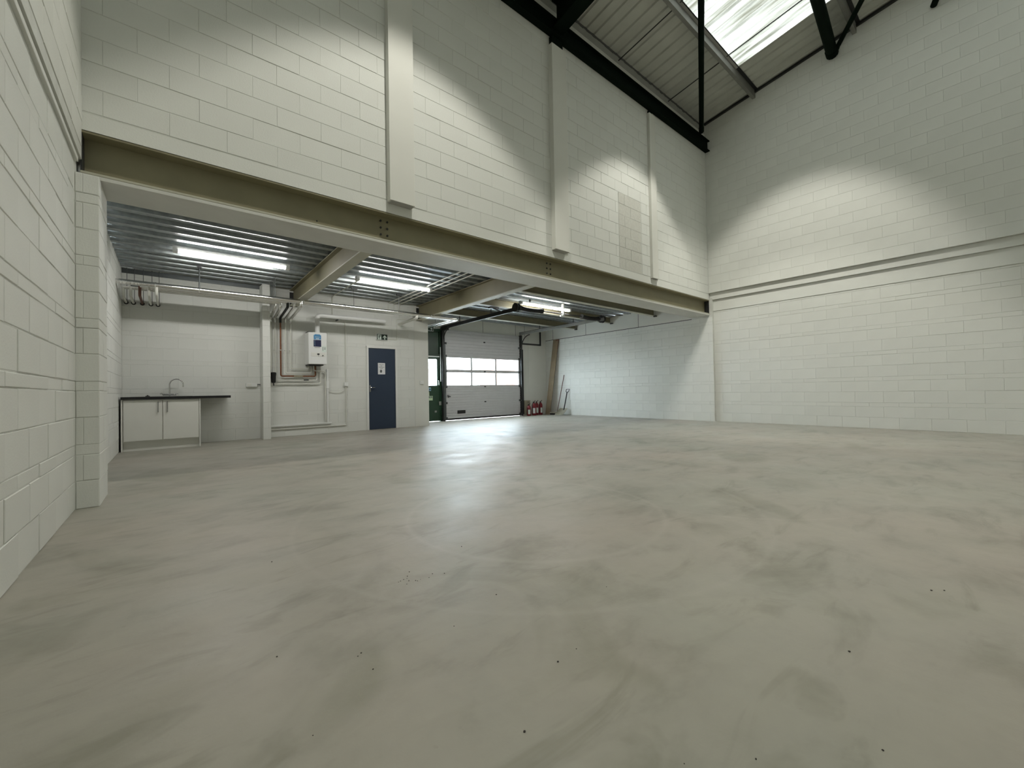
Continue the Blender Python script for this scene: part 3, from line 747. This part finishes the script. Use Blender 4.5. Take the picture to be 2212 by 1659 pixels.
MB().bbox(2.442, 2.60, yf-.003, yf+.002, 1.985, 2.135, .001).build('navy_sticker', 'navy', bo)
pm = MB()
for i in range(5): pm.box(2.457, 2.457+(.022, .018, .02, .014, .02)[i], yf-.004, yf-.003, 2.015+i*.024, 2.022+i*.024)
pm.build('sticker_print', 'skyblue', bo)
MB().box(2.46, 2.575, yf-.002, yf+.002, 1.962, 1.972).build('maker_name', 'ink', bo)
MB().bbox(2.612, 2.71, yf-.002, yf+.002, 1.87, 2.01, .001).build('rating_label', 'signwhite', bo)
MB().box(2.632, 2.642, yf-.003, yf-.002, 1.90, 1.985).box(2.672, 2.684, yf-.003, yf-.002, 1.92, 1.98).build('label_print', 'ink', bo)
MB().bbox(2.39, 2.69, yf-.004, yf+.004, 1.765, 1.85, .003).build('control_panel', 'cupb', bo)
MB().box(2.515, 2.562, yf-.007, yf-.004, 1.80, 1.832).build('display', 'black', bo)
MB().lathe([(.013, 0), (.013, .012)], 2.632, yf-.016, 1.785, 14, 'y').build('knob', 'dark', bo)
MB().lathe([(.008, 0), (.008, .008)], 2.54, yf-.012, 1.78, 12, 'y').build('knob', 'brush', bo)
fu = thing('boiler_flue', (2.55, 10.0, 2.305), 'white flue pipe rising from the boiler and running right along the wall', 'flue')
MB().tube([(2.56, 10.0, 2.30), (2.56, 10.0, 2.72), (4.19, 10.06, 2.735)], .05, 16, fillet=.09, fs=6).build('tube', 'white', fu, smooth=True)
MB().lathe([(.053, -.02), (.056, 0), (.053, .02)], 3.25, 10.025, 2.727, 18, 'x').build('coupling', 'white', fu)
MB().lathe([(.06, 0), (.06, .03)], 2.56, 10.0, 2.30, 18).build('collar', 'white', fu)
MB().box(3.02, 3.04, 10.0, YK, 2.65, 2.68).build('support_clip', 'galvd', fu)
# surface conduits on the deck
pipe('conduit', [(2.95, 8.13, 3.235), (2.95, YK-.015, 3.235), (2.95, YK-.015, 2.79)], .011, 'pipew', 'thin conduit from the middle strip light back to the boiler wall', 'conduit')
for i, (x, zz) in enumerate(((4.33, 2.95), (4.48, 2.92), (4.63, 2.90))):
    pipe('conduit', [(x, 5.6, 3.247), (x, YK-.015, 3.247), (x, YK-.015, zz)], .011, 'pipew', ('leftmost of three parallel conduits crossing the deck beside the middle strip light', 'middle of three parallel conduits crossing the deck', 'rightmost of three parallel conduits crossing the deck near the second long beam')[i], 'conduit')
# ------------------------------------------------------------------ exit sign over the blue door
def prism_xz(m, poly, y0, y1): return m.prism(poly, 'y', y0, y1)
def arrow_poly(cx, cz, s):
    pts = [(0, .5), (.42, .02), (.42, -.2), (.10, .1), (.10, -.5), (-.10, -.5), (-.10, .1), (-.42, -.2), (-.42, .02)]
    return [(cx+a*s, cz+b*s) for a, b in pts]
ex = thing('exit_sign', (4.16, YK, 2.345), 'green running man exit sign with up arrow above the blue door', 'sign')
MB().bbox(4.0, 4.30, YK-.03, YK, 2.265, 2.43, .006).build('case', 'white', ex)
MB().box(4.012, 4.288, YK-.033, YK-.03, 2.277, 2.418).build('face', 'signgreen', ex)
ya, yb2 = YK-.036, YK-.033
MB().box(4.03, 4.125, ya, yb2, 2.285, 2.41).build('doorway_symbol', 'signwhite', ex)
rm = MB()
def sgm(a, b, wd):
    a, b = Vector((a[0], a[1])), Vector((b[0], b[1])); d = (b-a).normalized(); n = Vector((-d.y, d.x))*wd
    rm.prism([(a+n)[:], (b+n)[:], (b-n)[:], (a-n)[:]], 'y', YK-.038, YK-.036)
O = Vector((4.078, 2.345)); q = lambda x, z: (O.x+x, O.y+z)
rm.prism([q(.018+.011*math.cos(2*PI*i/10), .047+.011*math.sin(2*PI*i/10)) for i in range(10)], 'y', YK-.038, YK-.036)
sgm(q(.006, .034), q(-.010, -.008), .009)
sgm(q(.004, .026), q(.034, .008), .0045); sgm(q(.002, .028), q(-.030, .022), .0045); sgm(q(-.030, .022), q(-.036, .0), .004)
sgm(q(-.008, -.006), q(.014, -.026), .006); sgm(q(.014, -.026), q(.006, -.056), .005)
sgm(q(-.010, -.006), q(-.024, -.030), .006); sgm(q(-.024, -.030), q(-.046, -.034), .005)
rm.build('running_figure', 'signgreen', ex)
MB().prism(arrow_poly(4.215, 2.345, .11), 'y', ya, yb2).build('arrow', 'signwhite', ex)
pipe('conduit', [(4.30, YK-.012, 2.31), (4.56, YK-.012, 2.31), (4.56, YK-.012, 2.85), (5.3, YK-.012, 2.88)], .010, 'pipew', 'thin conduit from the exit sign up to the pipes', 'conduit', fillet=.02)
# ------------------------------------------------------------------ blue door
dr = thing('door_1', (4.15, YK, 0), 'dark blue flush door in a white frame with a paper notice', 'door'); dr['kind'] = 'structure'
MB().bbox(3.745, 3.795, YK-.03, YK+.02, 0, 2.10, .004).build('frame_jamb', 'frame', dr)
MB().bbox(4.50, 4.55, YK-.03, YK+.02, 0, 2.10, .004).build('frame_jamb', 'frame', dr)
MB().bbox(3.745, 4.55, YK-.032, YK+.02, 2.055, 2.105, .004).build('frame_head', 'frame', dr)
lf = MB().bbox(3.80, 4.495, YK-.012, YK+.02, .008, 2.05, .003).build('leaf', 'blue', dr)
MB().bbox(3.815, 3.845, YK-.016, YK-.010, .95, 1.12, .003).build('handle_plate', 'brush', lf)
MB().tube([(3.83, YK-.012, 1.06), (3.83, YK-.06, 1.06), (3.94, YK-.06, 1.06)], .009, 8, fillet=.015).build('lever_handle', 'chrome', lf, smooth=True)
MB().tube([(3.83, YK-.01, .98), (3.83, YK-.03, .98)], .013, 10).build('lock_cylinder', 'chrome', lf)
nb = thing('paper_notice', (4.13, YK-.015, 1.54), 'white paper notice taped to the blue door', 'notice')
MB().box(4.035, 4.225, YK-.0145, YK-.0125, 1.395, 1.685).build('sheet', 'paper', nb)
ip = MB()
for (cx, z, wl_) in ((4.13, 1.64, .125), (4.128, 1.61, .045), (4.13, 1.58, .145), (4.13, 1.548, .07)):
    x = cx-wl_/2
    while x < cx+wl_/2-.006:
        e = min(x+random.uniform(.012, .03), cx+wl_/2); ip.box(x, e, YK-.0152, YK-.0145, z-.006, z+.005); x = e+.005
ip.build('lettering', 'ink', nb)
MB().prism([(4.115+.035*math.cos(a)*.8, 1.475+.04*math.sin(a)) for a in [2*PI*i/14 for i in range(14)]], 'y', YK-.0152, YK-.0145).build('drawing', 'galvd', nb)
MB().prism([(4.10+.016*math.cos(a), 1.465+.022*math.sin(a)) for a in [2*PI*i/12 for i in range(12)]], 'y', YK-.0156, YK-.0152).build('drawing_shade', 'ink', nb)
sw = thing('light_switch', (5.25, YK, 1.19), 'white light switch on the wall right of the blue door', 'switch')
MB().bbox(5.20, 5.30, YK-.03, YK-.002, 1.14, 1.23, .004).build('plate', 'white', sw)
MB().box(5.235, 5.265, YK-.036, YK-.03, 1.165, 1.205).build('rocker', 'cupb', sw)
# ------------------------------------------------------------------ green personnel door
gd = thing('door_2', (6.02, YF, 0), 'dark green personnel door with a tall glass pane and green panel above', 'door'); gd['kind'] = 'structure'
MB().bbox(XC, XC+.07, YF-.03, YF+.1, 0, 2.83, .004).build('frame_jamb', 'doorgreen', gd)
MB().bbox(6.47, 6.57, YF-.03, YF+.1, 0, 2.83, .004).build('frame_jamb', 'doorgreen', gd)
MB().bbox(XC, 6.57, YF-.03, YF+.1, 2.80, 2.885, .004).build('frame_head', 'doorgreen', gd)
MB().bbox(XC, 6.57, YF-.03, YF+.1, 2.02, 2.10, .004).build('transom', 'doorgreen', gd)
MB().box(XC+.07, 6.47, YF+.01, YF+.05, 2.10, 2.80).build('over_panel', 'doorgreen', gd)
lf = MB()
lf.box(5.54, 5.70, YF-.01, YF+.04, .014, 2.02); lf.box(6.385, 6.47, YF-.01, YF+.04, .014, 2.02)
lf.box(5.70, 6.385, YF-.01, YF+.04, .014, 1.12); lf.box(5.70, 6.385, YF-.01, YF+.04, 1.94, 2.02)
lf = lf.build('leaf', 'doorgreen', gd)
MB().box(5.70, 6.385, YF+.01, YF+.018, 1.12, 1.94).build('pane', 'glass', lf)
MB().bbox(6.0, 6.44, YF-.07, YF-.03, 2.0, 2.035, .006).build('closer_arm', 'white', gd)
MB().tube([(6.49, YF-.05, 2.32), (6.49, YF-.05, 1.24)], .014, 8).build('draw_bar', 'white', gd)
MB().tube([(6.42, YF-.01, 1.28), (6.42, YF-.05, 1.26), (6.42, YF-.05, 1.12), (6.42, YF-.01, 1.1)], .01, 8, fillet=.02).build('pull_handle', 'chrome', gd, smooth=True)
MB().bbox(6.42, 6.50, YF-.045, YF-.028, .50, .62, .003).build('bolt_plate', 'brush', gd)
MB().bbox(6.28, 6.35, YF-.016, YF-.009, .28, .34, .002).build('vent_plate', 'brush', gd)
for (x0_, x1_, z0_, z1_, m_, lab) in ((5.95, 6.16, .955, 1.06, 'skyblue', 'pale blue safety notice on the green door under the pane'), (5.9, 6.10, .80, .92, 'lime', 'small pale notice on the green door in the middle of three'), (5.9, 6.215, .66, .80, 'lime', 'pale green notice with dark heading low on the green door')):
    n_ = thing('door_notice', ((x0_+x1_)/2, YF-.012, z0_), lab, 'notice')
    MB().box(x0_, x1_, YF-.0135, YF-.0105, z0_, z1_).build('plate', m_, n_)
    if m_ == 'skyblue': MB().prism([(6.095, z0_+.02), (6.145, z0_+.02), (6.145, z0_+.06), (6.12, z0_+.085), (6.105, z0_+.06)], 'y', YF-.0145, YF-.0135).build('figure', 'navy', n_)
    elif x1_ > 6.2:
        MB().box(x0_+.02, x1_-.02, YF-.0145, YF-.0135, z1_-.062, z1_-.015).build('heading', 'signgreen', n_)
        MB().box(6.10, x1_-.035, YF-.0152, YF-.0145, z1_-.045, z1_-.032).build('lettering', 'signwhite', n_)
ex2 = thing('exit_sign', (6.1, YF, 2.86), 'small dark exit sign with up arrow above the green door', 'sign')
MB().bbox(5.93, 6.255, YF-.062, YF-.031, 2.80, 2.93, .005).build('case', 'white', ex2)
MB().box(5.94, 6.245, YF-.065, YF-.062, 2.81, 2.92).build('face', 'signgreen', ex2)
MB().prism(arrow_poly(6.18, 2.865, .09), 'y', YF-.068, YF-.065).build('arrow', 'signwhite', ex2)
MB().box(5.96, 6.06, YF-.068, YF-.065, 2.82, 2.91).build('doorway_symbol', 'signwhite', ex2)
# ------------------------------------------------------------------ sectional loading door
sd = thing('door_3', (8.2, YF, 0), 'white sectional loading door with two rows of windows', 'door'); sd['kind'] = 'structure'
DX0, DX1, yp = 6.66, 9.76, YF-.035
def panel(z0, z1, ribs):
    """sandwich panel with shallow horizontal ribs"""
    prof = []; n = ribs; h = (z1-z0)/n
    for i in range(n):
        a = z0+i*h; prof += [(yp, a), (yp, a+.010), (yp-.014, a+.013), (yp-.014, a+h-.013), (yp, a+h-.010)]
    n = len(prof); m = MB(); vs = []
    for x in (DX0, DX1): vs += [(x, p[0], p[1]) for p in prof]
    m.add(vs, [(i, i+1, i+1+n, i+n) for i in range(n-1)])
    m.box(DX0, DX1, yp+.001, yp+.04, z0, z1)
    return m.build('panel', 'panel', sd)
panel(2.456, 2.90, 4); panel(2.056, 2.4555, 4)
panel(.558, 1.075, 6); panel(.06, .5575, 6)
MB().bbox(DX0, DX1, yp-.012, yp+.045, .012, .062, .006).build('bottom_seal', 'rubber', sd)
gx = [DX0, 7.66, 8.67, DX1]
for z0, z1 in ((1.075, 1.576), (1.5765, 2.056)):
    MB().box(DX0, DX1, yp-.006, yp+.04, z0, z0+.05).build('glazing_rail', 'panel', sd)
    MB().box(DX0, DX1, yp-.006, yp+.04, z1-.045, z1).build('glazing_rail', 'panel', sd)
    for i, x in enumerate(gx):
        a, b = (x, x+.06) if i == 0 else (x-.06, x) if i == 3 else (x-.032, x+.032)
        MB().box(a, b, yp-.006, yp+.04, z0+.05, z1-.045).build('glazing_bar', 'panel', sd)
    for a, b in zip(gx, gx[1:]):
        MB().box(a+.018, b-.018, yp+.015, yp+.02, z0+.034, z1-.029).build('pane', 'glass', sd)
MB().bbox(7.08, 7.38, yp-.03, yp-.004, .205, .31, .008).build('letter_plate', 'black', sd)
MB().bbox(7.10, 7.36, yp-.034, yp-.028, .225, .29, .004).build('letter_flap', 'dark', sd)
MB().tube([(6.76, yp-.01, .74), (6.70, yp-.06, .80), (6.80, yp-.06, .76)], .016, 8).build('pull_handle', 'dark', sd)
for z in (2.57, 1.575, 1.07, .56): MB().bbox(8.16, 8.23, yp-.018, yp-.004, z-.02, z+.02, .003).build('hinge', 'dark', sd)
for z in (2.455, 2.055, 1.575, 1.07, .56, .08):
    for x in (DX0+.03, DX1-.03):
        MB().bbox(x-.03, x+.03, yp-.02, yp-.004, z-.035, z+.035, .003).build('hinge', 'galvd', sd)
        sx = -1 if x < 8 else 1
        MB().lathe([(.018, -.012), (.024, 0), (.018, .012)], x+sx*.045, yp-.05, z, 12, 'x').build('roller', 'chrome' if sx > 0 else 'dark', sd)
for sx, xt, nm in ((-1, 6.575, 'left'), (1, 9.83, 'right')):
    t = thing('door_track', (xt, YF-.1, 0), 'dark steel lifting track on the %s side of the loading door' % nm, 'track')
    MB().bbox(xt-.055, xt+.03 if sx < 0 else xt+.012, YF-.12, YF-.002, 0, 2.92, .004).build('upright', 'dark', t)
    MB().box(xt-.02 if sx < 0 else xt+.013, xt+.05 if sx < 0 else xt+.035, YF-.13, YF-.09, .05, 2.4).build('guard_channel', 'galvd' if sx < 0 else 'black', t)
    MB().tube([(xt+.0, YF-.09, 2.30), (xt, YF-.09, 2.45)]+[(xt, YF-.09-.45*(1-math.cos(a)), 2.45+.45*math.sin(a)) for a in [PI/2*i/8 for i in range(1, 9)]], .016, 8).build('curved_rail', 'black', t, smooth=True)
    zt0 = 2.93 if sx < 0 else 2.985
    MB().bbox(xt-.025, xt+.025, 7.55, YF-.004, zt0-.045, zt0+.045, .004).build('top_rail', 'dark' if sx < 0 else 'purlin', t)  # right rail coloured paler to look lit, left kept dark
    MB().box(xt-.032, xt+.032, 7.55, YF-.004, zt0+.04, zt0+.05).build('rail_lip', 'dark', t)
    for y in (8.75, 10.3): MB().tube([(xt, y, zt0+.04), (xt, y, ZB+.05)], .012, 6).build('drop_hanger', 'galvd', t)
    MB().box(xt-.05, xt+.05, YF-.35, YF-.004, zt0-.1, zt0+.02).build('corner_gusset', 'dark', t) if sx < 0 else None
sh = thing('spring_shaft', (8.2, 7.68, 2.97), 'dark torsion spring shaft across the ends of the door tracks', 'mechanism')
MB().tube([(6.52, 7.68, 2.965), (9.98, 7.68, 3.0)], .014, 10).build('shaft', 'dark', sh)
for x, z in ((6.56, 2.965), (9.90, 3.0)):
    MB().lathe([(.05, -.06), (.11, -.055), (.11, -.03), (.09, -.02), (.09, .03), (.11, .04), (.06, .05)], x, 7.68, z, 20, 'x').build('cable_drum', 'black', sh, smooth=True)
for (a, b) in ((6.68, 7.42), (9.0, 9.74)):
    pts = []; rr = []
    n = 48
    for i in range(n+1):
        u = i/n; pts.append((a+(b-a)*u, 7.68, 2.965+.035*(a+(b-a)*u-6.52)/3.46-.022*math.sin(PI*u))); rr.append(.058 if i % 2 else .047)
    MB().tube(pts, rr, 14).build('spring', 'black', sh)
    for x in (a, b): MB().lathe([(.07, -.02), (.07, .02)], x, 7.68, 2.965+.035*(x-6.52)/3.46, 12, 'x').build('spring_cone', 'dark', sh)
MB().box(8.2, 8.24, 7.64, 7.72, 2.90, 3.255).box(8.12, 8.24, 7.66, 7.70, 2.90, 2.94).build('centre_bracket', 'white', sh)
MB().bbox(6.15, 6.42, 8.2, 8.3, 3.0, 3.04, .004).tube([(6.2, 8.25, 3.02), (6.5, 8.2, 2.94)], .014, 8).build('side_bracket', 'dark', sh)
br = thing('track_brace', (10.4, YF, 2.63), 'dark angle iron brace on the wall right of the loading door', 'brace')
MB().box(9.88, 10.86, YF-.045, YF-.003, 2.60, 2.655).build('level_arm', 'dark', br)
MB().box(10.815, 10.86, YF-.045, YF-.003, 2.655, 3.12).build('upright_arm', 'dark', br)
# ------------------------------------------------------------------ things standing by the loading door
def extinguisher(x, y, h, r, lab, wide, rot):
    t = thing('fire_extinguisher', (x, y, 0), lab, 'extinguisher', 'red fire extinguishers by the loading door')
    MB().lathe([(r*.92, 0), (r, .012), (r, h*.68), (r*.85, h*.76), (r*.45, h*.82), (r*.32, h*.85)], x, y, 0, 20).build('cylinder', 'red', t, smooth=True)
    MB().lathe([(r*.3, h*.85), (r*.34, h*.9), (r*.2, h*.92)], x, y, 0, 12).build('valve', 'black', t)
    c, s = math.cos(rot), math.sin(rot)
    MB().tube([(x-.02*c, y-.02*s, h*.9), (x+.05*c, y+.05*s, h*.97), (x+.10*c, y+.10*s, h*1.0)], .011, 8).build('carry_handle', 'black', t)
    MB().tube([(x, y, h*.89), (x-.06*c, y-.06*s, h*.93), (x-(r+.03)*c, y-(r+.03)*s, h*.75), (x-(r+.025)*c, y-(r+.025)*s, h*.3)], .010, 8, fillet=.04).build('hose', 'black', t, smooth=True)
    # label wrapped on the face turned to the room
    a0 = math.atan2(-y, -x)+wide; n = 6; vs = []
    for i in range(n+1):
        a = a0-.55+1.1*i/n
        for z in (h*.14, h*.5): vs.append((x+(r+.0015)*math.cos(a), y+(r+.0015)*math.sin(a), z))
    MB().add(vs, [(2*i, 2*i+2, 2*i+3, 2*i+1) for i in range(n)]).build('label_wrap', 'signwhite' if wide else 'paper', t)
    return t
extinguisher(9.91, 11.02, .44, .072, 'short red fire extinguisher, leftmost of the row, in front of the cardboard', .15, .4)
extinguisher(10.20, 11.06, .53, .085, 'fat red fire extinguisher second from the left of the row', .0, .3)
extinguisher(10.468, 11.20, .53, .07, 'slim red fire extinguisher third from the left, half hidden behind', .3, .3)
extinguisher(10.63, 11.16, .53, .07, 'red fire extinguisher rightmost of the row with a tall white label', .45, .3)
cbx = thing('cardboard_sheet', (10.07, YF-.02, 0), 'small buff cardboard piece propped behind the fire extinguishers', 'cardboard')
MB().bbox(9.95, 10.24, YF-.055, YF-.03, 0, .545, .003).build('board', 'card', cbx)
MB().box(10.09, 10.2, YF-.057, YF-.055, .47, .488).build('hand_slot', 'dark', cbx)
# plank
pk = thing('plank', (10.83, 11.02, 0), 'tall pale wooden plank leaning against the right wall by the corner', 'plank')
def quad_board(p0, p1, side, thick, w0, w1):
    p0, p1, side = Vector(p0), Vector(p1), Vector(side).normalized(); d = (p1-p0).normalized(); n = d.cross(side).normalized()
    vs = []
    for p, wd in ((p0, w0), (p1, w1)):
        for a, b in ((-1, -1), (1, -1), (1, 1), (-1, 1)): vs.append(p+side*a*wd/2+n*b*thick/2)
    return MB().add(vs, [(0,1,2,3), (4,5,6,7), (0,1,5,4), (1,2,6,5), (2,3,7,6), (3,0,4,7)])
sd_ = (.25, -1, 0)
quad_board((10.84, 11.0, .006), (11.075, 10.73, 2.80), sd_, .028, .20, .22).build('board', 'wood', pk)
quad_board((10.94, 10.92, .9), (11.085, 10.67, 2.78), sd_, .022, .10, .14).build('broken_board', 'handlewood', pk)
MB().box(10.78, 10.93, 10.80, 10.83, 1.20, 1.205).build('knot_line', 'handlewood', pk) if False else None
# broom
bm2 = thing('broom', (10.95, 10.62, 0), 'long thin broom with black head leaning on the wall right of the plank', 'broom')
MB().tube([(10.93, 10.60, .09), (11.125, 10.40, 1.46)], .0135, 10).build('handle', 'handlewood', bm2, smooth=True)
MB().bbox(10.80, 10.92, 10.50, 10.86, .055, .10, .008).build('head', 'spade', bm2)
MB().box(10.805, 10.915, 10.505, 10.855, 0, .055).build('bristles', 'black', bm2)
# shovel
sv = thing('shovel', (10.95, 10.3, 0), 'shovel with dusty blade and dark D handle leaning on the right wall', 'shovel')
MB().tube([(10.96, 10.30, .17), (11.0, 10.26, .42), (11.06, 10.22, .80)], .021, 10, fillet=.1).build('shaft', 'dark', sv, smooth=True)
dh = MB()
top = Vector((11.06, 10.22, .80)); upv = Vector((.03, -.03, .15)).normalized(); sdv = Vector((.55, -.83, 0)).normalized()
dh.tube([top, top+upv*.05-sdv*.045, top+upv*.13-sdv*.055, top+upv*.135+sdv*.055, top+upv*.05+sdv*.045, top], .014, 8)
dh.build('grip', 'black', sv, smooth=True)
# dished blade facing the room, mouth on the floor
bl2 = MB(); nu, nv = 6, 5; vs = []
bdir = Vector((-.18, .11, -.235)); b0 = Vector((10.975, 10.29, .235))
for th in (0, .004):
    for j in range(nv+1):
        v = j/nv; wv = .135+.03*math.sin(PI*v*.6)-(.02*max(0, v-.8)/.2)
        for i in range(nu+1):
            u = i/nu*2-1
            p = b0+bdir*v+sdv*u*wv+Vector((-.6, -.5, .35))*(.045*abs(u)**2.2*(1-.4*v))+Vector((.01, .01, 0))*th
            if p.z < .003: p.z = .003
            vs.append(p)
k = (nu+1)*(nv+1); fs = []
for j in range(nv):
    for i in range(nu):
        a = j*(nu+1)+i; fs += [(a, a+1, a+nu+2, a+nu+1), (a+k, a+k+nu+1, a+k+nu+2, a+k+1)]
bl2.add(vs, fs).build('blade', 'spade', sv)
# ------------------------------------------------------------------ grit on the floor
gr = MB(); rng = random.Random(3)
def pix(u, v):
    d = CF*CFL+CR*(u-1106)-CU*(v-829.5); t = -.93/d.z; return Vector((0, 0, .93))+d*t
spots = [(1133, 1581, 9), (1205, 1430, 7), (598, 1419, 5), (780, 1411, 5), (773, 1418, 4), (806, 1446, 5), (1245, 1402, 4), (1835, 1408, 6), (934, 1240, 4), (960, 1239, 4), (880, 1245, 4), (883, 1255, 4), (1633, 1640, 6), (1907, 1621, 6), (676, 1589, 4), (1478, 1650, 4), (2012, 1276, 5), (2040, 1276, 4), (1072, 1285, 5), (587, 1214, 4), (981, 1353, 4), (1310, 1268, 3), (997, 1181, 4)]
spots += [(rng.uniform(860, 940), rng.uniform(1235, 1262), rng.uniform(2, 4)) for _ in range(10)]
for u, v, s in spots:
    p = pix(u, v); r = s*.5*p.length/CFL*.62
    bm = bmesh.new(); bmesh.ops.create_icosphere(bm, subdivisions=1, radius=r)
    for vv in bm.verts: vv.co = Vector((vv.co.x*rng.uniform(.7, 1.4), vv.co.y*rng.uniform(.7, 1.3), vv.co.z*.6))+Vector((p.x, p.y, r*.4))
    gr.bm(bm)
tag(gr.build('grit', 'grit'), 'scattered dark crumbs of grit on the concrete floor', 'grit', kind='stuff')
